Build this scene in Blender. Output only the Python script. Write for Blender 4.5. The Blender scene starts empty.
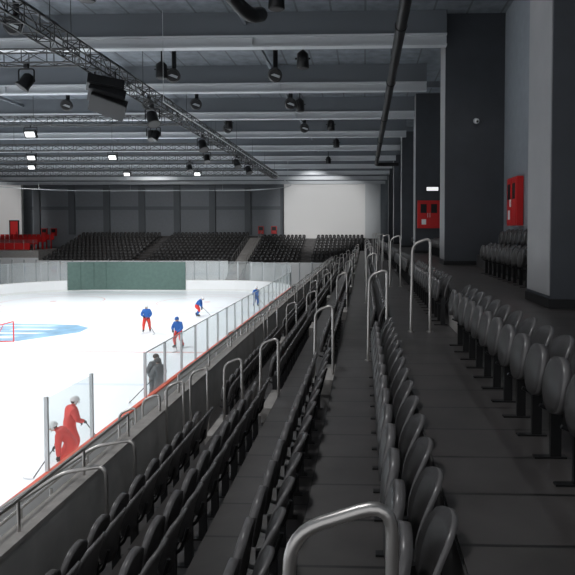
import bpy, bmesh, math, random
from mathutils import Vector, Matrix
random.seed(4)
scene = bpy.context.scene
scene.view_settings.view_transform = 'Standard'
COL = scene.collection

# ------------------------------------------------------------ materials
def mat(name, col, rough=0.6, metal=0.0, var=0.0, scale=3.0, bump=0.0, emit=None, es=1.0, spec=0.5):
    m = bpy.data.materials.new(name); m.use_nodes = True
    nt = m.node_tree; b = nt.nodes['Principled BSDF']
    b.inputs['Base Color'].default_value = (*col, 1)
    b.inputs['Roughness'].default_value = rough
    b.inputs['Metallic'].default_value = metal
    b.inputs['Specular IOR Level'].default_value = spec
    if var > 0 or bump > 0:
        tc = nt.nodes.new('ShaderNodeTexCoord')
        n = nt.nodes.new('ShaderNodeTexNoise'); n.inputs['Scale'].default_value = scale
        n.inputs['Detail'].default_value = 5
        nt.links.new(tc.outputs['Object'], n.inputs['Vector'])
        if var > 0:
            r = nt.nodes.new('ShaderNodeValToRGB')
            r.color_ramp.elements[0].position = 0.3; r.color_ramp.elements[1].position = 0.7
            r.color_ramp.elements[0].color = (*[c*(1-var) for c in col], 1)
            r.color_ramp.elements[1].color = (*[min(1, c*(1+var)) for c in col], 1)
            nt.links.new(n.outputs['Fac'], r.inputs['Fac'])
            nt.links.new(r.outputs['Color'], b.inputs['Base Color'])
        if bump > 0:
            bp = nt.nodes.new('ShaderNodeBump'); bp.inputs['Strength'].default_value = bump
            nt.links.new(n.outputs['Fac'], bp.inputs['Height'])
            nt.links.new(bp.outputs['Normal'], b.inputs['Normal'])
    if emit:
        b.inputs['Emission Color'].default_value = (*emit, 1)
        b.inputs['Emission Strength'].default_value = es
    return m

def striped(name, col, dark, axis, period, width, rough=0.6):
    m = mat(name, col, rough)
    nt = m.node_tree; b = nt.nodes['Principled BSDF']
    tc = nt.nodes.new('ShaderNodeTexCoord'); sp = nt.nodes.new('ShaderNodeSeparateXYZ')
    nt.links.new(tc.outputs['Object'], sp.inputs[0])
    d = nt.nodes.new('ShaderNodeMath'); d.operation = 'DIVIDE'; d.inputs[1].default_value = period
    nt.links.new(sp.outputs[axis], d.inputs[0])
    f = nt.nodes.new('ShaderNodeMath'); f.operation = 'FRACT'; nt.links.new(d.outputs[0], f.inputs[0])
    l = nt.nodes.new('ShaderNodeMath'); l.operation = 'LESS_THAN'; l.inputs[1].default_value = width
    nt.links.new(f.outputs[0], l.inputs[0])
    n = nt.nodes.new('ShaderNodeTexNoise'); n.inputs['Scale'].default_value = 2.2; n.inputs['Detail'].default_value = 6
    nt.links.new(tc.outputs['Object'], n.inputs['Vector'])
    r = nt.nodes.new('ShaderNodeValToRGB')
    r.color_ramp.elements[0].position = 0.3; r.color_ramp.elements[1].position = 0.75
    r.color_ramp.elements[0].color = (*[c*0.7 for c in col], 1)
    r.color_ramp.elements[1].color = (*[c*1.25 for c in col], 1)
    nt.links.new(n.outputs['Fac'], r.inputs['Fac'])
    mx = nt.nodes.new('ShaderNodeMix'); mx.data_type = 'RGBA'
    nt.links.new(l.outputs[0], mx.inputs[0]); nt.links.new(r.outputs['Color'], mx.inputs[6])
    mx.inputs[7].default_value = (*dark, 1)
    nt.links.new(mx.outputs[2], b.inputs['Base Color'])
    return m

def glassmat(name, tint=(0.93, 0.96, 0.97), refl=0.1, white=0.0):
    m = bpy.data.materials.new(name); m.use_nodes = True
    nt = m.node_tree; nt.nodes.remove(nt.nodes['Principled BSDF'])
    out = nt.nodes['Material Output']
    t = nt.nodes.new('ShaderNodeBsdfTransparent'); t.inputs[0].default_value = (*tint, 1)
    g = nt.nodes.new('ShaderNodeBsdfGlossy'); g.inputs['Roughness'].default_value = 0.04
    mx = nt.nodes.new('ShaderNodeMixShader'); mx.inputs[0].default_value = refl
    nt.links.new(t.outputs[0], mx.inputs[1]); nt.links.new(g.outputs[0], mx.inputs[2])
    last = mx
    if white > 0:
        d = nt.nodes.new('ShaderNodeBsdfDiffuse'); d.inputs[0].default_value = (.8, .85, .87, 1)
        m2 = nt.nodes.new('ShaderNodeMixShader'); m2.inputs[0].default_value = white
        nt.links.new(mx.outputs[0], m2.inputs[1]); nt.links.new(d.outputs[0], m2.inputs[2]); last = m2
    nt.links.new(last.outputs[0], out.inputs[0])
    return m

M_tread = striped('tread_concrete', (0.060, 0.055, 0.053), (0.010, 0.010, 0.010), 1, 0.62, 0.045, 0.42)
M_riser = mat('riser_concrete', (0.05, 0.048, 0.047), 0.7, var=0.2)
M_step = mat('step_concrete', (0.36, 0.34, 0.32), 0.75, var=0.15, scale=6)
M_conc = mat('parapet_concrete', (0.40, 0.395, 0.38), 0.7, var=0.15, scale=2, bump=0.05)
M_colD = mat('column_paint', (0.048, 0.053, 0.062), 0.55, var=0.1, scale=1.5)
M_colLit = mat('column_paint_lit_side', (0.36, 0.36, 0.365), 0.55, var=0.06, scale=1.5)  # same column paint, with rink light on the ice side put into the colour
M_wallR = mat('wall_grey_paint', (0.24, 0.262, 0.285), 0.65, var=0.06)
M_wallF = mat('wall_far_paint', (0.25, 0.268, 0.288), 0.7, var=0.05)
M_pil = mat('pilaster_paint', (0.14, 0.152, 0.165), 0.7)
M_white = mat('white_wall_paint', (0.90, 0.89, 0.87), 0.7)
M_deck = striped('roof_deck', (0.19, 0.21, 0.235), (0.10, 0.11, 0.12), 0, 1.2, 0.06, 0.6)
M_beam = mat('beam_light', (0.60, 0.62, 0.64), 0.5)
M_beamD = mat('beam_dark', (0.155, 0.17, 0.188), 0.6)
M_black = mat('black_metal', (0.012, 0.012, 0.013), 0.45, 0.2)
M_truss = mat('truss_metal', (0.085, 0.085, 0.085), 0.45, 0.6)
M_steel = mat('brushed_steel', (0.52, 0.50, 0.48), 0.35, 0.9)
M_ice = mat('ice', (0.88, 0.925, 0.955), 0.28, var=0.02, scale=0.25)
M_board = mat('board_white', (0.88, 0.89, 0.89), 0.4)
M_kick = mat('board_kick', (0.78, 0.79, 0.77), 0.4)
M_redcap = mat('board_rail_red', (0.72, 0.12, 0.06), 0.45)
M_alu = mat('aluminium_post', (0.6, 0.62, 0.63), 0.4, 0.5)
M_glass = glassmat('rink_glass', tint=(.96, .98, .98), refl=0.05, white=0.07)
M_seat = mat('seat_plastic', (0.125, 0.120, 0.120), 0.32, var=0.12, scale=1.3)
M_seatD = mat('seat_pad', (0.045, 0.043, 0.043), 0.42)
M_leg = mat('seat_leg_metal', (0.022, 0.022, 0.023), 0.4, 0.4)
M_green = mat('green_tarp', (0.10, 0.165, 0.145), 0.7, var=0.1)
M_red = mat('red_paint', (0.62, 0.02, 0.02), 0.4)
M_signw = mat('white_sign', (0.8, 0.8, 0.8), 0.5, emit=(1, 1, 1), es=0.8)
M_lamp = mat('lamp_glow', (1, 1, 1), 0.5, emit=(1, 1, 1), es=2.0)
M_pblue = mat('ice_paint_blue', (0.22, 0.40, 0.56), 0.35, var=0.3, scale=1)
M_pred = mat('ice_line_red', (0.80, 0.50, 0.48), 0.35)
M_pblueL = mat('ice_line_blue', (0.72, 0.80, 0.9), 0.35)
M_floor = mat('concourse_concrete', (0.16, 0.16, 0.16), 0.7, var=0.15)

# ------------------------------------------------------------ builder
class Bd:
    def __init__(s): s.v = []; s.f = []; s.m = []; s.s = []
    def add(s, vs, fs, m=0, sm=False):
        o = len(s.v); s.v += [tuple(p) for p in vs]
        for f in fs: s.f.append([i+o for i in f]); s.m.append(m); s.s.append(sm)
    def box(s, x0, x1, y0, y1, z0, z1, m=0):
        vs = [(x, y, z) for x in (x0, x1) for y in (y0, y1) for z in (z0, z1)]
        s.add(vs, [(0, 1, 3, 2), (4, 6, 7, 5), (0, 4, 5, 1), (2, 3, 7, 6), (0, 2, 6, 4), (1, 5, 7, 3)], m)
    def obox(s, c, size, R, m=0):
        vs = []
        for x in (-.5, .5):
            for y in (-.5, .5):
                for z in (-.5, .5):
                    vs.append(Vector(c) + R @ Vector((x*size[0], y*size[1], z*size[2])))
        s.add(vs, [(0, 1, 3, 2), (4, 6, 7, 5), (0, 4, 5, 1), (2, 3, 7, 6), (0, 2, 6, 4), (1, 5, 7, 3)], m)
    def tube(s, path, r, n=8, m=0, closed=False, rs=None):
        P = [Vector(p) for p in path]; N = len(P)
        vs = []; ref = None
        for i, p in enumerate(P):
            if closed: t = (P[(i+1) % N] - P[i-1])
            else: t = (P[min(i+1, N-1)] - P[max(i-1, 0)])
            t.normalize()
            if ref is None:
                ref = Vector((0, 0, 1)) if abs(t.z) < .9 else Vector((1, 0, 0))
            a = ref - t*ref.dot(t)
            if a.length < 1e-4: a = t.orthogonal()
            a.normalize(); ref = a; b = t.cross(a)
            rr = rs[i] if rs else r
            for k in range(n):
                q = 2*math.pi*k/n
                vs.append(p + a*math.cos(q)*rr + b*math.sin(q)*rr)
        fs = []
        for i in range(N if closed else N-1):
            j = (i+1) % N
            for k in range(n):
                fs.append((i*n+k, i*n+(k+1) % n, j*n+(k+1) % n, j*n+k))
        s.add(vs, fs, m, True)
        if not closed:
            s.add(vs[:n][::-1], [tuple(range(n))], m); s.add(vs[-n:], [tuple(range(n))], m)
    def sphere(s, c, r, m=0, n=12, k=8, sc=(1, 1, 1)):
        vs = []; fs = []
        for i in range(k+1):
            th = math.pi*i/k
            for j in range(n):
                ph = 2*math.pi*j/n
                vs.append((c[0]+r*sc[0]*math.sin(th)*math.cos(ph), c[1]+r*sc[1]*math.sin(th)*math.sin(ph), c[2]+r*sc[2]*math.cos(th)))
        for i in range(k):
            for j in range(n):
                fs.append((i*n+j, (i+1)*n+j, (i+1)*n+(j+1) % n, i*n+(j+1) % n))
        s.add(vs, fs, m, True)
    def mesh(s, name, mats):
        me = bpy.data.meshes.new(name); me.from_pydata(s.v, [], s.f)
        for q in mats: me.materials.append(q)
        me.polygons.foreach_set('material_index', s.m)
        me.polygons.foreach_set('use_smooth', s.s)
        me.update(); return me
    def obj(s, name, mats, loc=(0, 0, 0), parent=None):
        o = bpy.data.objects.new(name, s.mesh(name, mats)); o.location = loc
        COL.objects.link(o)
        if parent: o.parent = parent
        return o

def rnd(path, r, seg=5):
    P = [Vector(p) for p in path]; out = [P[0]]
    for i in range(1, len(P)-1):
        a = (P[i-1]-P[i]); b = (P[i+1]-P[i])
        ra = min(r, a.length*.49); rb = min(r, b.length*.49)
        p0 = P[i]+a.normalized()*ra; p2 = P[i]+b.normalized()*rb
        for k in range(seg+1):
            t = k/seg
            out.append(p0*(1-t)**2 + P[i]*2*t*(1-t) + p2*t*t)
    out.append(P[-1]); return out

ICE = -6.5
# ------------------------------------------------------------ ground, ice
b = Bd(); b.box(-58, 7, -8, 90, ICE-.3, ICE-.03); b.obj('floor', [M_floor])

def rrect(x0, x1, y0, y1, r, n=10):
    pts = []
    for cx, cy, a0 in ((x1-r, y0+r, -90), (x1-r, y1-r, 0), (x0+r, y1-r, 90), (x0+r, y0+r, 180)):
        for k in range(n+1):
            a = math.radians(a0+90*k/n); pts.append((cx+r*math.cos(a), cy+r*math.sin(a)))
    return pts
RX0, RX1, RY0, RY1, RR = -36.94, -6.94, -4.0, 63.0, 8.5
ring = rrect(RX0, RX1, RY0, RY1, RR)
b = Bd(); b.add([(x, y, ICE) for x, y in ring], [tuple(range(len(ring)))]); b.obj('ice_rink', [M_ice])
def pdisc(B, cx, cy, r0, r1, z, m, a0=0, a1=360, n=48):
    vs = []
    for k in range(n+1):
        a = math.radians(a0+(a1-a0)*k/n)
        vs += [(cx+r0*math.cos(a), cy+r0*math.sin(a), z), (cx+r1*math.cos(a), cy+r1*math.sin(a), z)]
    B.add(vs, [(2*k, 2*k+1, 2*k+3, 2*k+2) for k in range(n)], m)
b = Bd()
z = ICE+.004
X0, X1 = RX0+.12, RX1-.12
b.add([(X0, 24, z), (X1, 24, z), (X1, 24.3, z), (X0, 24.3, z)], [(0, 1, 2, 3)], 1)
b.add([(X0, 46, z), (X1, 46, z), (X1, 46.3, z), (X0, 46.3, z)], [(0, 1, 2, 3)], 1)
b.add([(X0, 30.6, z), (X1, 30.6, z), (X1, 30.85, z), (X0, 30.85, z)], [(0, 1, 2, 3)], 2)
b.add([(-34, 59, z), (-9, 59, z), (-9, 59.1, z), (-34, 59.1, z)], [(0, 1, 2, 3)], 2)
for cx in (-29, -14.5):
    for cy in (8, 53):
        pdisc(b, cx, cy, 4.42, 4.5, z, 2); pdisc(b, cx, cy, 0, .3, z, 2)
z += .003
b.add([(-27, 33.6, z), (-20.6, 33.6, z), (-18.4, 36.7, z), (-18.6, 38.4, z), (-20, 39.6, z), (-27, 40.3, z)], [(0, 1, 2, 3, 4, 5)], 0)
for (xa, xb, ya, yb) in ((-24, -21.8, 34.6, 35.0), (-24.5, -20.9, 36.0, 36.4), (-23.5, -20.9, 37.4, 37.9), (-25, -21.6, 38.9, 39.2)):
    b.add([(xa, ya, z+.003), (xb, ya, z+.003), (xb+.5, yb, z+.003), (xa+.3, yb, z+.003)], [(0, 1, 2, 3)], 3)
b.obj('ice_marking', [M_pblue, M_pblueL, M_pred, M_ice])

def strip(B, pts, z0, z1, t, m, closed=True, off=0.0):
    n = len(pts); vs = []
    for i, (x, y) in enumerate(pts):
        if closed: a = Vector(pts[i-1]); c = Vector(pts[(i+1) % n])
        else: a = Vector(pts[max(i-1, 0)]); c = Vector(pts[min(i+1, n-1)])
        d = (c-a).normalized(); nx, ny = d.y, -d.x
        for zz, o in ((z0, off), (z1, off), (z1, t+off), (z0, t+off)):
            vs.append((x+nx*o, y+ny*o, zz))
    fs = []
    for i in range(n if closed else n-1):
        j = (i+1) % n
        for k in range(4):
            fs.append((i*4+k, i*4+(k+1) % 4, j*4+(k+1) % 4, j*4+k))
    B.add(vs, fs, m)
    if not closed:
        B.add(vs[:4], [(0, 1, 2, 3)], m); B.add(vs[-4:], [(0, 1, 2, 3)], m)
b = Bd()
strip(b, ring, ICE, ICE+.22, .08, 2); strip(b, ring, ICE+.22, ICE+1.14, .08, 0); strip(b, ring, ICE+1.14, ICE+1.2, .12, 2)
strip(b, [(RX1, RY0+RR), (RX1, RY1-RR)], ICE+1.2, ICE+1.26, .14, 1, False)
b.obj('rink_board', [M_board, M_redcap, M_kick])
side = [(RX1, 18.0)] + [(RX1, 18+1.83*k) for k in range(1, 20)]
side = [p for p in side if p[1] < RY1-RR] + [(RX1, RY1-RR)]
end = []
c = (RX1-RR, RY1-RR)
for k in range(0, 9):
    a = math.radians(90*k/8); end.append((c[0]+RR*math.cos(a), c[1]+RR*math.sin(a)))
x = RX1-RR-1.7
while x > RX0+RR: end.append((x, RY1)); x -= 1.7
c = (RX0+RR, RY1-RR)
for k in range(0, 9):
    a = math.radians(90+90*k/8); end.append((c[0]+RR*math.cos(a), c[1]+RR*math.sin(a)))
for pth, H in ((side, 2.65), (end, 3.2)):
    b = Bd(); strip(b, pth, ICE+1.27, ICE+H, .015, 0, False)
    for (x, y) in pth: b.box(x-.03, x+.05, y-.03, y+.03, ICE+1.2, ICE+H+.03, 1)
    b.tube([(p[0], p[1], ICE+H+.01) for p in pth], .02, 5, 1)
    b.obj('rink_glass_panel', [M_glass, M_alu])
b = Bd(); strip(b, [(RX1, 12.3), (RX1, 14.4)], ICE+1.27, ICE+2.85, .015, 0, False)
for y in (12.3, 14.4): b.box(RX1-.03, RX1+.05, y-.03, y+.03, ICE+1.2, ICE+2.9, 1)
b.obj('bench_glass_panel', [M_glass, M_alu])
gp = [(-19.6, 63.0)] + [p for p in ring if p[1] > 61.3 and -32.3 < p[0] < -19.6]
b = Bd(); strip(b, gp, ICE+.12, ICE+3.18, .03, 0, False, off=-.06)
for p in gp: b.tube([(p[0], p[1]-.1, ICE+.12), (p[0], p[1]-.1, ICE+3.18)], .02, 5, 0)
b.obj('green_banner', [M_green])
b = Bd()
cab = [(RX1, y, 4.5) for y in (20, 30, 40, 50)] + [(p[0], p[1], 4.5) for p in end]
b.tube(cab, .03, 5, 0)
for p in cab[::6]: b.tube([(p[0], p[1], 4.5), (p[0], p[1], 7.6)], .012, 4, 0)
b.obj('safety_net_cable', [M_alu])
b = Bd()
gx, gy = -20.7, 32.5
b.tube(rnd([(gx, gy-.9, ICE), (gx, gy-.9, ICE+1.2), (gx, gy+.9, ICE+1.2), (gx, gy+.9, ICE)], .05), .035, 8, 0)
b.tube(rnd([(gx, gy-.9, ICE+.03), (gx-1.0, gy-.7, ICE+.03), (gx-1.0, gy+.7, ICE+.03), (gx, gy+.9, ICE+.03)], .3), .03, 8, 0)
b.tube([(gx-.5, gy-.85, ICE+1.15), (gx-1, gy-.6, ICE+.03)], .02, 6, 0); b.tube([(gx-.5, gy+.85, ICE+1.15), (gx-1, gy+.6, ICE+.03)], .02, 6, 0)
for k in range(13):
    yy = gy-.85+1.7*k/12
    b.tube([(gx, yy, ICE+1.18), (gx-.5, yy, ICE+1.13), (gx-1.0, yy*.8+gy*.2, ICE+.05)], .006, 4, 1)
for k in range(8):
    t = k/7; xx = gx-.5-.5*t; zz = ICE+1.13-1.08*t
    b.tube([(gx, gy-.88, zz), (xx, gy-.85+.15*t, zz), (xx, gy+.85-.15*t, zz), (gx, gy+.88, zz)], .006, 4, 1)
b.obj('hockey_goal', [M_red, M_board])

# ------------------------------------------------------------ side grandstand
Y0, Y1 = -4.0, 67.0
treads = [(-3.46, -2.88, -4.15),
    (-2.88, -2.35, -3.64), (-2.35, -1.40, -3.16), (-1.40, -.45, -2.68), (-.45, .52, -2.20), (.52, 1.85, -1.70), (1.85, 4.99, -1.20)]
b = Bd()
for x0, x1, zf in treads:
    b.box(x0, x1, Y0, Y1, zf-.55, zf, 0)
    b.box(x0-.012, x0, Y0, Y1, zf-.55, zf-.02, 1)
b.box(-3.4, 4.99, Y0, Y1, ICE, -4.6, 1)
b.obj('grandstand_tier', [M_tread, M_riser])
b = Bd()
b.box(-3.64, -3.48, Y0, Y1, ICE, -3.15, 0); b.box(-3.70, -3.475, Y0, Y1, -3.15, -3.11, 1)
b.obj('parapet_wall', [M_conc, M_step])
b = Bd(); b.box(-6.7, -3.65, Y0, 66, ICE, -5.75, 0)
b.box(-5.0, -4.8, Y0, 66, -5.75, -4.85, 1)
b.obj('walkway_floor', [M_floor, M_conc])
def longrail(name, x, zb, h, y0, y1, step, mid=True):
    b = Bd()
    b.tube([(x, y0, zb+h), (x, y1, zb+h)], .024, 8)
    if mid: b.tube([(x, y0, zb+h*.5), (x, y1, zb+h*.5)], .016, 6)
    y = y0
    while y <= y1+.01:
        b.tube([(x, y, zb), (x, y, zb+h)], .02, 6); y += step
    return b.obj(name, [M_steel])
longrail('guard_rail', -3.58, -3.11, .34, 3.0, 8.6, 1.4, False)
longrail('guard_rail', -3.58, -3.11, .34, 11, 66, 2.2, False)
longrail('guard_rail', -4.9, -4.85, .9, 4.0, 12.0, 2.0)
longrail('guard_rail', -4.9, -4.85, .9, 14.0, 64, 2.5)

aisles = [2.0, 9.85, 17.9, 25.9, 33.9, 41.9, 49.9, 57.9]
edges = [(.52, -2.2, -1.7, .24, 1.55), (-.45, -2.68, -2.2, -.68, 1.42), (-1.40, -3.16, -2.68, -1.62, 1.33), (-2.35, -3.64, -3.16, -2.25, 1.46), (1.85, -1.70, -1.20, .97, 1.58)]
for a in aisles:
    b = Bd()
    for xe, zl, zu, xc, h in edges:
        zm = (zl+zu)/2
        b.box(xe-.30, xe-.014, a-.40, a+.75, zl, zm, 0)
    b.obj('aisle_step', [M_step])
    for xe, zl, zu, xc, h in edges:
        b = Bd(); w = .30
        if a < 3 and xe == .52: xc = -.08; h = 1.24; w = .36
        zr = zl+.48 if xc+w/2 > xe+.02 else zl
        p = rnd([(xc-w/2-.02, a, zl), (xc-w/2, a, zl+h-.10), (xc+w/2, a, zl+h+.02), (xc+w/2, a, zr)], .12, 6)
        b.tube(p, .024, 10)
        b.tube([(xc-w/2-.02, a, zl), (xc-w/2-.02, a, zl+.012)], .06, 10); b.tube([(xc+w/2, a, zr), (xc+w/2, a, zr+.012)], .06, 10)
        b.obj('aisle_handrail', [M_steel])
for a in aisles[1:]:
    for k in range(4):
        b = Bd()
        x = -2.85-.42*k; zt = -2.4-.24*k
        b.tube(rnd([(x-.15, a, -4.15 if k < 2 else -5.75), (x-.15, a, zt-.05), (x+.15, a, zt+.08), (x+.15, a, -3.64 if x > -3.0 else (-4.15 if x > -3.5 else -5.75))], .11, 5), .022, 8)
        b.obj('stair_handrail', [M_steel])
b = Bd()
for y in (7.0, 7.9):
    b.tube(rnd([(-3.2, y, -4.15), (-3.2, y, -2.9), (-3.75, y, -3.0), (-5.2, y, -3.95), (-5.2, y, -5.75)], .15, 5), .026, 10)
    b.tube([(-3.9, y, -3.2), (-3.9, y, -5.75)], .02, 8)
b.obj('stair_handrail', [M_steel])

# ------------------------------------------------------------ seats
def sq(u, v, p=0.75):
    x = u*math.sqrt(max(0, 1-p*v*v/2)); y = v*math.sqrt(max(0, 1-p*u*u/2))
    return x, y
def panel(B, n, w, h, base, tilt, curve, thick, m, mb=None, p=.8):
    fr = []; bk = []
    for i in range(n+1):
        for j in range(n+1):
            u = -1+2*j/n; v = -1+2*i/n
            uu, vv = sq(u, v, p)
            y = uu*w/2; hh = (vv+1)/2*h
            cx = -curve*(uu*uu) - .03*math.sin(hh/h*math.pi)
            x = base[0]+hh*math.sin(tilt)+cx; zz = base[1]+hh*math.cos(tilt)
            fr.append((x, y, zz)); bk.append((x+thick*math.cos(tilt), y, zz-thick*math.sin(tilt)))
    N = n+1; o = N*N; fs = []; fb = []; fe = []
    for i in range(n):
        for j in range(n):
            q = (i*N+j, i*N+j+1, (i+1)*N+j+1, (i+1)*N+j)
            fs.append(q[::-1]); fb.append(tuple(k+o for k in q))
    bd = [j for j in range(N)]+[i*N+n for i in range(1, N)]+[n*N+j for j in range(n-1, -1, -1)]+[i*N for i in range(n-1, 0, -1)]
    for k in range(len(bd)):
        a, c = bd[k], bd[(k+1) % len(bd)]
        fe.append((a, c, c+o, a+o))
    off = len(B.v); B.v += fr+bk
    for f in fs: B.f.append([k+off for k in f]); B.m.append(m); B.s.append(True)
    for f in fb+fe: B.f.append([k+off for k in f]); B.m.append(m if mb is None else mb); B.s.append(True)
def seat_mesh(n, name):
    B = Bd()
    panel(B, n, .44, .50, (.07, .40), math.radians(14), .045, .03, 1, 0)
    panel(B, n, .41, .40, (-.11, .42), math.radians(9), -.02, .055, 1, 0, .9)
    for y in (-.245,):
        B.box(-.02, .06, y-.018, y+.018, .012, .50, 2)
        B.box(-.14, .10, y-.03, y+.03, 0, .014, 2)
        if n > 3:
            B.tube(rnd([(-.10, y, .40), (-.02, y, .36), (.10, y, .42), (.16, y, .62)], .05, 3), .016, 6, 2)
        B.tube([(.03, y, .42), (.03, y+.49, .42)], .018, 5, 2)
    return B.mesh(name, [M_seat, M_seatD, M_leg])
SEAT = seat_mesh(7, 'stadium_seat'); SEATLO = seat_mesh(3, 'stadium_seat_simple')
def seat_row(x, z, y0, y1, me, pitch=.52, yaw=0, name='stadium_seat_row'):
    n = int((y1-y0)/pitch)
    if n < 1: return
    o = bpy.data.objects.new(name, me); COL.objects.link(o)
    o.location = (x, y0+pitch/2, z); o.rotation_euler[2] = yaw
    ar = o.modifiers.new('Array', 'ARRAY'); ar.count = n; ar.use_relative_offset = False
    ar.use_constant_offset = True; ar.constant_offset_displace = (0, pitch, 0)
    return o
rows = [(1.42, -1.70), (.22, -2.20), (-.72, -2.68), (-1.67, -3.16), (-2.58, -3.64)]
for ri, (x, zf) in enumerate(rows):
    for i, a in enumerate(aisles):
        y0 = a+.75; y1 = (aisles[i+1]-.5) if i+1 < len(aisles) else 65.5
        if i == 0: y0 = 2.45
        seat_row(x, zf, y0, y1, SEAT if i < 3 else SEATLO, pitch=.48)
    seat_row(x, zf, -2.5, aisles[0]-.5, SEATLO)
b = Bd(); b.box(3.95, 4.98, 11.0, 20.4, -1.2, -.8, 0); b.box(3.93, 3.95, 11, 20.4, -1.2, -.82, 1); b.obj('loge_riser', [M_tread, M_riser])
seat_row(3.5, -1.2, 12.6, 17.6, SEAT); seat_row(4.4, -.8, 12.6, 19.2, SEAT)
for k in range(1, 5):
    seat_row(3.6, -1.2, 12.4+11.9*k, 20+11.9*k, SEATLO)

# ------------------------------------------------------------ right wall & columns
b = Bd(); b.box(5.0, 5.3, Y0, 84, ICE, 7.75); b.obj('wall_right', [M_wallR])
for k in range(6):
    y = 9.1+11.9*k
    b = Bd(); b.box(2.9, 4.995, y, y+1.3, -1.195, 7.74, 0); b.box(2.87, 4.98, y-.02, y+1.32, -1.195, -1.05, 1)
    b.box(2.885, 2.9, y+.04, y+1.26, -1.0, 7.7, 2)  # ice-facing side painted paler to stand in for rink light
    b.obj('building_column', [M_colD, M_black, M_colLit])
def cabinet(loc, axis):
    b = Bd()
    b.box(-.62, .62, 0, .2, 0, 1.55, 0)
    b.box(-.56, -.02, -.02, 0, .06, 1.49, 0); b.box(.02, .56, -.02, 0, .06, 1.49, 0)
    b.box(-.46, -.12, -.026, -.02, .85, 1.35, 1); b.box(.12, .46, -.026, -.02, .85, 1.35, 1)
    b.tube([(-.06, -.05, .6), (-.06, -.05, .85)], .012, 6, 2); b.tube([(.06, -.05, .6), (.06, -.05, .85)], .012, 6, 2)
    b.box(-.4, -.15, -.026, -.02, .2, .5, 2)
    o = b.obj('fire_hose_cabinet', [M_red, M_black, M_board], loc); o.rotation_euler[2] = axis
cabinet((3.62, 32.88-.2, .2), 0)
cabinet((4.78, 19.0, .2), -math.pi/2)
b = Bd(); b.box(3.45, 4.2, 32.75, 32.88, 2.25, 2.55, 0); b.box(3.5, 4.15, 32.74, 32.75, 2.3, 2.5, 1); b.obj('exit_sign', [M_black, M_signw])
b = Bd(); b.tube([(3.98, 20.98, 3.95), (3.98, 20.85, 3.92)], .10, 14, 0); b.sphere((3.98, 20.8, 3.9), .09, 1); b.tube([(3.98, 20.72, 3.88), (3.98, 20.7, 3.88)], .04, 8, 2); b.obj('security_camera', [M_alu, M_board, M_black])

# ------------------------------------------------------------ far end
yF = 84
b = Bd(); b.box(-58, -11.2, yF, yF+.3, ICE, 7.75, 0)
b.box(-49, -11.2, yF-.12, yF, 3.2, 3.7, 1); b.box(-49, -11.2, yF-.12, yF, 6.3, 6.9, 1)
x = -48.5
while x < -12: b.box(x, x+.9, yF-.35, yF, -.4, 7.7, 2); x += 5.2
b.obj('wall_far', [M_wallF, M_beamD, M_pil])
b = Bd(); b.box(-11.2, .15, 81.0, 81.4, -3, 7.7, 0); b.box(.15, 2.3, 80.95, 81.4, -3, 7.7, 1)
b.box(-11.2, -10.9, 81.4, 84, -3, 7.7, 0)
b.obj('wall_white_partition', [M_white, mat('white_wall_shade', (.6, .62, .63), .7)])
b = Bd(); b.box(2.3, 5, 81.2, 81.4, ICE, 7.75); b.obj('wall_far_corner', [M_wallR])
b = Bd(); b.box(-58, -49.0, 81.5, 82, -2.3, 7.7); b.obj('wall_white_panel', [M_white])
b = Bd(); b.box(-58.3, -58, -8, 84, ICE, 7.75); b.obj('wall_left', [M_wallF])
b = Bd()
for k in range(11):
    y = 69.6+1.12*k; zf = -3.95+.335*k
    if y > 80.5: break
    b.box(-40, 2.2, y, 80.9, zf-.4, zf, 0)
b.box(-40, -11.3, 80.9, 83.6, -1.2, -.6, 0)
b.box(-40, 4.9, 69.7, 80.9, ICE, -4.0, 1)
b.box(-40, 2.2, 69.5, 69.62, ICE, -3.9, 1)
b.obj('far_grandstand_tier', [M_tread, M_conc])
def far_row(x0, x1, y, z):
    n = int((x1-x0)/.54)
    o = bpy.data.objects.new('stadium_seat_row', SEATLO); COL.objects.link(o)
    o.location = (x0+.27, y, z); o.rotation_euler[2] = math.pi/2
    ar = o.modifiers.new('Array', 'ARRAY'); ar.count = n; ar.use_relative_offset = False
    ar.use_constant_offset = True; ar.constant_offset_displace = (0, -.54, 0)
for k in range(10):
    y = 69.6+1.12*k+.75; zf = -3.95+.335*k
    far_row(-39.8, -28, y, zf); far_row(-26.8, -16.0, y, zf)
    if k < 9: far_row(-13.9, -7.5, y, zf); far_row(-6.5, .5, y, zf)
b = Bd()
for k in range(19):
    b.box(-15.8, -14.3, 69.55+.56*k, 70.3+.56*k, -4.0+.1675*k-.3, -3.86+.1675*k)
for k in range(12):
    b.box(-15.8-.05*k, -14.3-.05*k, 69.5-.3*k-.3, 69.5-.3*k, ICE, -3.95-.2*k)
b.obj('far_stair', [M_step])
for x in (-15.95, -14.15):
    b = Bd(); b.tube([(x, 66.5, -5.6), (x, 69.6, -3.0), (x, 80, .1)], .03, 6)
    for t in range(8): b.tube([(x, 70+1.3*t, -3.9+.385*t), (x, 70+1.3*t, -2.95+.385*t)], .02, 5)
    b.obj('far_stair_rail', [M_steel])
b = Bd(); b.box(-46, -16.4, 69.35, 69.4, ICE, -3.5, 0); b.box(-13.8, -3, 69.35, 69.4, ICE, -3.7, 0)
x = -46
while x < -16.5: b.box(x, x+.09, 69.2, 69.35, ICE, -3.4, 1); x += 1.5
x = -13.8
while x < -3: b.box(x, x+.09, 69.2, 69.35, ICE, -3.6, 1); x += 1.5
b.obj('glazed_screen', [M_board, M_alu])
b = Bd(); b.box(-57.9, -40.05, 70, 81.45, -4.4, -2.3, 0); b.box(-57.9, -40.05, 69.9, 70, -4.5, -3.2, 2)
b.box(-57.9, -41.2, 70.05, 70.12, -2.2, -1.35, 1)
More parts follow.
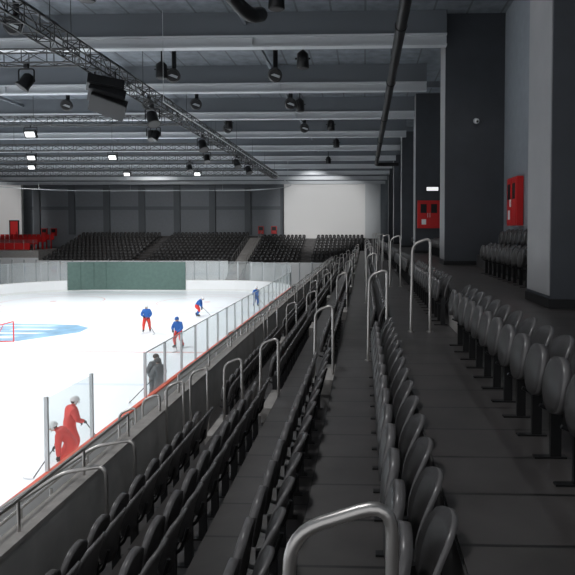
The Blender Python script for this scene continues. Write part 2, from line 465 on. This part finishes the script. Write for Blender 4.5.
for k in range(3): b.tube([(-57.9, 70.02, -1.35+.16*k), (-40.2, 70.02, -1.35+.16*k)], .03, 6, 3)
x = -57.5
while x < -40: b.tube([(x, 70.02, -2.3), (x, 70.02, -1.03)], .025, 6, 3); x += 1.2
b.obj('far_balcony', [M_step, M_red, M_board, M_steel])
for k in range(3):
    o = bpy.data.objects.new('red_seat_row', None); COL.objects.link(o)
    b = Bd()
    for j in range(25):
        x = -57.3+.62*j
        b.box(x, x+.5, 73+2*k, 73.08+2*k, -1.55+.25*k, -.85+.25*k); b.box(x, x+.5, 72.6+2*k, 73+2*k, -1.6+.25*k, -1.52+.25*k); b.box(x+.2, x+.28, 72.7+2*k, 72.9+2*k, -2.3, -1.58+.25*k)
    b.obj('seats', [M_red], parent=o)
b = Bd(); b.box(-50.6, -49.5, 81.38, 81.48, -2.29, 1.5, 0); b.box(-50.75, -50.6, 81.35, 81.48, -2.29, 1.6, 1); b.box(-49.5, -49.35, 81.35, 81.48, -2.29, 1.6, 1); b.box(-50.75, -49.35, 81.35, 81.48, 1.5, 1.65, 1)
b.tube([(-49.7, 81.3, -.3), (-49.7, 81.3, 0)], .04, 6, 1)
b.obj('door_1', [M_red, M_black])
def exting(x, y, z):
    b = Bd(); b.box(x-.4, x+.4, y-.25, y, z, z+1.1, 0); b.box(x-.3, x+.3, y-.28, y-.25, z+.5, z+1.0, 1); b.tube([(x+.33, y-.3, z+.2), (x+.33, y-.3, z+.5)], .02, 5, 1)
    b.obj('fire_hose_cabinet', [M_red, M_black])
exting(-47.0, 83.95, -.6); exting(-45.6, 83.95, -.6); exting(-14.9, 83.6, -.3); exting(-13.0, 83.6, -.3)

# ------------------------------------------------------------ roof
b = Bd(); b.box(-58, 5.3, -6, 84.4, 7.75, 8.1, 0); b.obj('ceiling', [M_deck])
ys = [7.7, 14.2, 20.7, 27.2, 33.7, 40.2, 46.7, 53.2, 59.7, 66.2, 72.7, 79.2]
for y in ys:
    b = Bd()
    b.box(-58, 2.88, y-.16, y+.16, 6.5, 6.56, 0); b.box(-58, 2.88, y-.03, y+.03, 6.56, 6.86, 0); b.box(-58, 2.88, y-.16, y+.16, 6.86, 6.92, 0)
    b.box(-58, 2.88, y-.06, y+.06, 6.92, 7.75, 1)
    x = -56
    while x < 2.5: b.box(x, x+.05, y-.14, y+.14, 6.56, 6.86, 0); x += 6.5
    b.obj('roof_beam', [M_beam, M_beamD])
for y in [yy+3.2 for yy in ys[:-1]]:
    b = Bd(); b.box(-58, 4.9, y-.07, y+.07, 7.45, 7.75, 0); b.obj('roof_purlin', [M_beamD])
for x in (-20, -11, -4.2):
    b = Bd(); b.box(x-.06, x+.06, -4, 83.9, 7.3, 7.44, 0); b.obj('roof_brace', [M_beamD])
b = Bd(); b.tube([(1.0, y, 5.6) for y in (6, 20, 34, 48)], .15, 14, 0)
for y in (8, 12, 16, 22, 29, 36, 43):
    b.tube([(1.0, y, 5.6), (1.0, y+.12, 5.6)], .175, 14, 0); b.tube([(1.0, y, 5.7), (1.0, y, 7.74)], .012, 5, 0)
b.tube(rnd([(1.0, 47.9, 5.6), (1.0, 48.6, 5.6), (2.85, 48.6, 5.6)], .5), .15, 12, 0)
b.obj('ventilation_pipe', [M_black])
b = Bd(); b.tube(rnd([(-4.0, 14.7, 7.65), (-3.75, 14.7, 6.4), (-3.1, 15.6, 5.75), (-2.9, 16.4, 6.1)], .5, 5), .2, 14, 0); b.tube([(-3.5, 15.1, 6.2), (-3.5, 15.1, 7.74)], .015, 5, 0); b.obj('air_duct', [M_black])

def truss(name, p0, p1, s=.5, seg=.6, r=.03):
    b = Bd(); p0 = Vector(p0); p1 = Vector(p1); d = p1-p0; L = d.length; d.normalize()
    side = d.cross(Vector((0, 0, 1))).normalized(); up = Vector((0, 0, 1))
    cs = [side*s/2*a+up*s/2*c for a, c in ((-1, -1), (1, -1), (1, 1), (-1, 1))]
    for c in cs: b.tube([p0+c, p1+c], r, 6)
    n = int(L/seg)
    for i in range(n+1):
        q = p0+d*(L*i/n)
        for k in range(4):
            b.tube([q+cs[k], q+cs[(k+1) % 4]], r*.6, 4)
            if i < n:
                q2 = p0+d*(L*(i+1)/n)
                a, c = (k, (k+1) % 4) if i % 2 else ((k+1) % 4, k)
                b.tube([q+cs[a], q2+cs[c]], r*.55, 4)
        if i % 8 == 0: b.tube([q+up*s/2, Vector((q.x, q.y, 7.74))], .012, 4)
    return b.obj(name, [M_truss])
truss('lighting_truss', (-8.8, 6, 5.5), (-8.8, 57, 5.5), .5, .7)
for y in (18.2, 28.5, 37.5, 43, 48.5, 54):
    truss('lighting_truss', (-36, y, 5.5), (-9.1, y, 5.5), .42, .8, .028)

def stage_light(x, y, ztop, ang=0.0, body=.45, lit=False, name='stage_light'):
    b = Bd()
    b.box(x-.06, x+.06, y-.06, y+.06, ztop-.12, ztop+.06, 0)
    z = ztop-.12
    w = body*.5
    b.tube(rnd([(x-w, y, z-.45), (x-w, y, z-.03), (x+w, y, z-.03), (x+w, y, z-.45)], .08, 3), .025, 6, 0)
    R = Vector((math.sin(ang), -.35, -math.cos(ang))).normalized()
    c = Vector((x, y, z-.42))
    pts = [c-R*body*.5, c-R*body*.35, c+R*body*.3, c+R*body*.5]
    b.tube(pts, .2, 14, 0, rs=[body*.22, body*.38, body*.38, body*.46])
    b.tube([pts[-1], pts[-1]+R*.012], body*.4, 14, 1 if lit else 2)
    b.obj(name, [M_black, M_lamp, M_truss])
def flood_panel(x, y, ztop):
    b = Bd(); z = ztop-.12
    b.tube([(x, y, ztop), (x, y, z)], .03, 6, 0)
    b.tube(rnd([(x-.33, y, z-.3), (x-.33, y, z), (x+.33, y, z), (x+.33, y, z-.3)], .05, 3), .022, 6, 0)
    R = Matrix.Rotation(math.radians(30), 3, 'X')
    c = Vector((x, y, z-.32))
    b.obox(c, (.60, .12, .40), R, 0); b.obox(c+R @ Vector((0, -.065, 0)), (.46, .012, .26), R, 1)
    for k in range(6): b.obox(c+R @ Vector((-.25+.10*k, .09, 0)), (.015, .08, .36), R, 0)
    b.obj('floodlight_panel', [M_black, M_lamp])
for (x, y, a, l) in ((-12.0, 18.2, .3, False), (-10.7, 18.2, -.5, False), (-14.6, 18.2, .3, False), (-10.5, 28.5, .2, False), (-10.3, 28.5, -.4, False),
                     (-10.2, 37.5, .2, False), (-13, 43, 0.3, False)):
    stage_light(x, y, 5.3, a, .5, l)
for (x, y) in ((-16.6, 28.5), (-21.8, 37.5), (-16.4, 37.5), (-25, 43), (-20, 48.5), (-14, 48.5)): flood_panel(x, y, 5.3)
for y in (24, 31.5, 40, 44): stage_light(-8.8, y, 5.25, .4, .6)
b = Bd()
for k in range(3):
    R = Matrix.Rotation(math.radians(-12-14*k), 3, 'X') @ Matrix.Rotation(.5, 3, 'Z')
    b.obox((-8.75+.02*k, 19.5+.05*k, 4.95-.33*k), (1.15, .7, .32), R, 0)
    b.obox((-8.75+.02*k, 19.5+.05*k-.02, 4.95-.33*k), (1.05, .72, .26), R, 1)
b.tube([(-9.1, 19.5, 5.1), (-9.1, 19.5, 5.4)], .03, 6, 0); b.tube([(-8.4, 19.5, 5.1), (-8.4, 19.5, 5.4)], .03, 6, 0)
b.obj('loudspeaker_cluster', [M_black, M_leg])
def downlight(x, y, z):
    b = Bd()
    b.tube([(x, y, z+.55), (x, y, 7.74)], .03, 6, 0)
    b.tube([(x, y, z+.62), (x, y, z+.5), (x, y, z), (x, y, z-.02)], .2, 16, 0, rs=[.08, .21, .23, .2])
    b.box(x-.28, x+.28, y-.02, y+.02, z+.3, z+.36, 0)
    b.tube([(x, y, z-.021), (x, y, z-.03)], .17, 14, 1)
    b.obj('pendant_downlight', [M_black, M_leg])
for p in ((-2.4, 16, 6.1), (-2.25, 21.4, 6.0), (-7.9, 22.6, 6.0), (-7.2, 15, 6.0), (-3.2, 29, 6.0), (-2.0, 35, 6.1), (-2.0, 42, 6.1), (-8, 34.3, 6.1), (-3.2, 52, 6.1)): downlight(*p)
def vent(x, y, z):
    b = Bd()
    n = Vector((.1, -1, -.3)).normalized(); c = Vector((x, y, z))
    b.tube([c, c+n*.12], .3, 20, 0); b.tube([c+n*.12, c+n*.16], .3, 20, 1, rs=[.3, .24]); b.tube([c+n*.165, c+n*.17], .23, 20, 0)
    b.obox(c+n*.18, (.44, .02, .10), Matrix.Rotation(.35, 3, 'Y'), 2)
    b.tube([c, (x, y+.1, z+.4), (x, y+.1, 7.74)], .1, 8, 0)
    b.obj('air_nozzle', [M_black, M_truss, M_alu])
for p in ((-3.7, 24.2, 6.5), (-3.8, 30, 6.6), (-8.7, 30, 6.6), (-11.2, 30, 6.6), (-11.3, 18.6, 6.65), (-8, 24.3, 6.55), (-15.5, 30, 6.6), (-3.8, 37, 6.6), (-8.7, 37, 6.6)): vent(*p)

# ------------------------------------------------------------ people
M_skin = mat('skin', (0.62, 0.40, 0.30), 0.5)
M_jred = mat('jersey_red', (0.72, 0.045, 0.03), 0.65)
M_jblue = mat('jersey_blue', (0.02, 0.12, 0.42), 0.65)
M_grey = mat('tracksuit_grey', (0.11, 0.115, 0.12), 0.7)
M_helW = mat('helmet_white', (0.8, 0.8, 0.8), 0.3)
M_stick = mat('stick_black', (0.03, 0.03, 0.03), 0.4)
M_hair = mat('hair_brown', (0.05, 0.03, 0.02), 0.8)

def skin_mesh(name, verts, edges, radii, root, sub=1):
    me = bpy.data.meshes.new(name+'_sk'); me.from_pydata(verts, edges, [])
    o = bpy.data.objects.new(name+'_sk', me); COL.objects.link(o)
    mo = o.modifiers.new('S', 'SKIN')
    for i, r in enumerate(radii):
        me.skin_vertices[0].data[i].radius = r if isinstance(r, tuple) else (r, r)
        me.skin_vertices[0].data[i].use_root = (i == root)
    mo.use_smooth_shade = True
    s = o.modifiers.new('U', 'SUBSURF'); s.levels = sub; s.render_levels = sub
    dg = bpy.context.evaluated_depsgraph_get(); dg.update()
    new = bpy.data.meshes.new_from_object(o.evaluated_get(dg))
    bpy.data.objects.remove(o); new.name = name
    for p in new.polygons: p.use_smooth = True
    return new
def segdist(p, a, b):
    ab = b-a; t = max(0, min(1, (p-a).dot(ab)/max(ab.length_squared, 1e-9))); return (p-(a+ab*t)).length

def person(name, x, y, heading, jersey, pants, socks, helmet, lean=10, crouch=0.0, stick=True, arm='stick', z=ICE):
    E = bpy.data.objects.new(name, None); COL.objects.link(E)
    E.location = (x, y, z); E.rotation_euler[2] = heading
    pz = .98-crouch
    J = {}
    piv = Vector((0, crouch*.5, pz)); R = Matrix.Rotation(math.radians(lean), 3, 'X')
    def up(v): return piv+R @ (Vector(v)-Vector((0, 0, .98)))
    J['pel'] = piv; J['spn'] = up((0, 0, 1.16)); J['chs'] = up((0, 0, 1.36)); J['nek'] = up((0, -.005, 1.53)); J['hed'] = up((0, -.02, 1.64))
    for s, S in ((-1, 'L'), (1, 'R')):
        J['sho'+S] = up((s*.18, 0, 1.45))
        if arm == 'stick':
            J['elb'+S] = up((s*.30, -.10, 1.20)); J['wri'+S] = up((s*.14, -.34, 1.06 if s > 0 else 1.14))
        elif arm == 'reach':
            J['elb'+S] = up((s*.26, -.20, 1.26)); J['wri'+S] = up((s*.20, -.42, 1.12-.1*s))
        else:
            J['elb'+S] = up((s*.27, .03, 1.18)); J['wri'+S] = up((s*.24, -.12, .96))
        J['hip'+S] = piv+Vector((s*.10, 0, -.06))
        J['kne'+S] = Vector((s*.17, -.06-crouch*.75+s*.05, .53-crouch*.25)); J['ank'+S] = Vector((s*.2, .06+s*.07, .14)); J['toe'+S] = Vector((s*.22, -.12+s*.07, .09))
    names = list(J); idx = {n: i for i, n in enumerate(names)}
    Ed = [('pel', 'spn'), ('spn', 'chs'), ('chs', 'nek'), ('nek', 'hed')]
    for S in 'LR': Ed += [('chs', 'sho'+S), ('sho'+S, 'elb'+S), ('elb'+S, 'wri'+S), ('pel', 'hip'+S), ('hip'+S, 'kne'+S), ('kne'+S, 'ank'+S), ('ank'+S, 'toe'+S)]
    rad = {'pel': (.19, .16), 'spn': (.20, .155), 'chs': (.23, .17), 'nek': .07, 'hed': .07, 'sho': .12, 'elb': .085, 'wri': .055, 'hip': .145, 'kne': .105, 'ank': .068, 'toe': .05}
    rr = [rad[n[:3]] for n in names]
    me = skin_mesh('body', [tuple(J[n]) for n in names], [(idx[a], idx[c]) for a, c in Ed], rr, 0, 2)
    for q in (jersey, pants, socks, M_black, M_skin): me.materials.append(q)
    for p in me.polygons:
        best = min(Ed, key=lambda e: segdist(p.center, J[e[0]], J[e[1]])-(.06 if e[0][:3] in ('pel', 'hip', 'chs', 'spn') else 0))
        k = best[0][:3]+best[1][:3]
        mi = 0
        if k in ('pelhip', 'hipkne'): mi = 1
        if k == 'kneank': mi = 2
        if k == 'anktoe': mi = 3
        if k == 'nekhed': mi = 4
        p.material_index = mi
    o = bpy.data.objects.new('body', me); COL.objects.link(o); o.parent = E
    h = up((0, -.03, 1.69)); Rh = Matrix.Rotation(math.radians(lean*.3), 3, 'X')
    b = Bd()
    b.sphere((0, 0, 0), .095, 0, 16, 12, (.82, 1.0, 1.22))
    b.sphere((0, -.097, -.012), .016, 0, 8, 6, (.8, 1.1, 1.5))
    for s in (-1, 1):
        b.sphere((s*.032, -.086, .012), .012, 1, 8, 6); b.sphere((s*.032, -.096, .012), .006, 2, 6, 4)
        b.sphere((s*.08, 0, -.01), .02, 0, 8, 6, (.5, 1, 1.5))
    b.sphere((0, -.086, -.055), .018, 3, 8, 6, (1.4, .5, .35))
    b.sphere((0, .02, .02), .1, 2, 14, 8, (.85, .95, 1.1))
    hm = b.obj('head', [M_skin, M_board, M_hair, M_jred], parent=E)
    hm.matrix_local = Matrix.Translation(h) @ Rh.to_4x4()
    b = Bd()
    n = 18; vs = []; fs = []
    for i in range(7):
        th = math.pi*.56*i/6
        for j in range(n):
            ph = 2*math.pi*j/n
            low = .012*math.sin(ph) if i == 6 else 0
            vs.append((.115*math.sin(th)*math.cos(ph), .138*math.sin(th)*math.sin(ph)+.005, .03+.118*math.cos(th)*1.05+low))
    for i in range(6):
        for j in range(n): fs.append((i*n+j, (i+1)*n+j, (i+1)*n+(j+1) % n, i*n+(j+1) % n))
    b.add(vs, fs, 0, True)
    if helmet is not M_hair:
        for s in (-1, 1):
            b.sphere((s*.1, .01, -.02), .035, 0, 8, 6, (.35, 1, 1.2)); b.tube([(s*.095, 0, -.04), (s*.05, -.05, -.11), (0, -.07, -.12)], .005, 5, 1)
        for zz in (-.07, -.035, 0.0): b.tube([(-.09, -.06, zz), (-.05, -.125, zz), (.05, -.125, zz), (.09, -.06, zz)], .003, 4, 1)
        for xx in (-.05, 0, .05): b.tube([(xx, -.12, .03), (xx, -.127, -.075)], .003, 4, 1)
    hl = b.obj('helmet', [helmet, M_stick], parent=E); hl.matrix_local = Matrix.Translation(h) @ Rh.to_4x4()
    for s, S in ((-1, 'L'), (1, 'R')):
        w = J['wri'+S]; d = (w-J['elb'+S]).normalized(); sd = d.cross(Vector((0, 0, 1))).normalized(); n_ = sd.cross(d)
        vs = [w-d*.03, w+d*.05]; ed = [(0, 1)]; ra = [.05, .048]
        for f in range(4):
            off = sd*(-.036+.024*f); ln = (.9, 1, .96, .78)[f]
            k = len(vs); vs += [w+d*.085+off, w+d*(.085+.035*ln)+off-n_*.03, w+d*(.08+.02*ln)+off-n_*.062]; ra += [.014, .013, .011]
            ed += [(1, k), (k, k+1), (k+1, k+2)]
        k = len(vs); vs += [w+d*.04-sd*s*.05-n_*.01, w+d*.065-sd*s*.055-n_*.045]; ra += [.016, .012]; ed += [(1, k), (k, k+1)]
        hme = skin_mesh('glove', [tuple(v) for v in vs], ed, ra, 0, 1)
        hme.materials.append(M_black if stick else M_skin)
        o = bpy.data.objects.new('hand_'+S.lower(), hme); COL.objects.link(o); o.parent = E
    b = Bd()
    for s, S in ((-1, 'L'), (1, 'R')):
        a = J['ank'+S]; t = J['toe'+S]
        b.tube([(a.x, a.y+.03, .26), (a.x, a.y+.01, .14), (a.x, a.y+.0, .07)], .06, 10, 0, rs=[.062, .06, .05])
        b.tube([(a.x, a.y+.06, .09), (a.x, a.y-.05, .09), (t.x, t.y-.02, .085), (t.x, t.y-.08, .08)], .04, 8, 0, rs=[.035, .045, .045, .02])
        b.box(a.x-.012, a.x+.012, a.y-.2, a.y+.07, .02, .055, 1); b.box(a.x-.003, a.x+.003, a.y-.24, a.y+.1, 0, .03, 2)
    b.obj('skates', [M_stick, M_board, M_alu], parent=E)
    if stick:
        wl = J['wriL']
        a = wl+(wl-J['elbL']).normalized()*.075
        d = Vector((.5, -.55, -.75)).normalized()
        top = a-d*.12; k = (top.z-.04)/(-d.z); end = top+d*k
        b = Bd(); b.tube([top, end], .015, 6, 0)
        bl = Vector((-.5, -.8, 0)).normalized()
        b.tube([end, end+bl*.1, end+bl*.3+Vector((.02, 0, .005))], .02, 6, 1, rs=[.02, .035, .03])
        b.obj('hockey_stick', [M_stick, M_board], parent=E)
    return E
person('hockey_player', -8.45, 16.2, 2.4, M_jred, M_jred, M_jred, M_helW, 12, .05)
person('hockey_player', -7.95, 15.2, -1.2, M_jred, M_jred, M_jred, M_helW, 42, .2, arm='reach')
person('hockey_player', -14.1, 37.0, .3, M_jblue, M_jred, M_jred, M_helW, 10, .03)
person('hockey_player', -10.4, 32.0, -.2, M_jblue, M_jred, M_jred, M_jblue, 12, .05)
person('hockey_player', -12.8, 44.0, 1.6, M_jblue, M_jred, M_jblue, M_helW, 38, .15, arm='reach')
person('hockey_player', -9.4, 50.0, .5, M_jblue, M_jblue, M_jblue, M_helW, 12, .05)
person('hockey_coach', -8.1, 22.0, .9, M_grey, M_grey, M_grey, M_hair, 8, .02, stick=False, arm='relax')
person('hockey_coach', -7.6, 21.2, -2.2, M_grey, M_grey, M_grey, M_stick, 8, .02, stick=True)

# ------------------------------------------------------------ lights
def spot(x, y, z, tx, ty, tz, power, ang=140, rad=.35, blend=.6, col=(.985, .99, 1)):
    l = bpy.data.lights.new('arena_flood_fill', 'SPOT'); l.energy = power; l.spot_size = math.radians(ang)
    l.spot_blend = blend; l.shadow_soft_size = rad; l.color = col
    o = bpy.data.objects.new('arena_flood_fill_lamp', l); COL.objects.link(o); o.location = (x, y, z)  # shared by the rink floods and the added fill spots
    o.rotation_euler = (Vector((tx, ty, tz))-Vector((x, y, z))).to_track_quat('-Z', 'Y').to_euler()
for y in (8, 19, 30, 41, 52):
    for x in (-14, -22, -31):
        spot(x, y, 4.3 if x != -14 else 4.4, x-.5, y, -6.5, 2900)
for (x, y) in ((-2.4, 4), (-2.4, 16), (-2.25, 28), (-2, 42), (-2, 56)):
    spot(x, y, 5.9, x+.5, y, -3, 700, 130, .3, .8)
for x, tx in ((-34, -36), (-22, -24), (-12, -14)):  # fill spots without fixtures, added to brighten the far screen
    spot(x, 56, 5.2, tx, 70, -4.5, 2200, 75, .4, .8)
spot(-6, 58, 5.2, -5.5, 81, 2.0, 8500, 42, .4, .7); spot(-50, 60, 5.2, -54, 81, 2, 5200, 42, .4, .7)  # two more added fill spots, aimed to brighten the white far walls
spot(-26, 68, 6.3, -28, 80, 0, 1100, 110, .4, .9)
spot(3.9, 15.5, 6.9, 3.9, 16, -1, 120, 140, .2)

w = bpy.data.worlds.new('w'); scene.world = w; w.use_nodes = True
w.node_tree.nodes['Background'].inputs[0].default_value = (.88, .9, .93, 1)
w.node_tree.nodes['Background'].inputs[1].default_value = 0.85

# ------------------------------------------------------------ camera
cd = bpy.data.cameras.new('camera'); cam = bpy.data.objects.new('camera', cd); COL.objects.link(cam)
cam.location = (0, 0, 0); cd.sensor_width = 36; cd.lens = 580/575*36
cam.rotation_euler = (math.radians(88), 0, math.radians(2.0))
cd.shift_x = -56.3/575; cd.shift_y = -35.5/575
cd.clip_end = 300; cd.clip_start = .05
scene.camera = cam
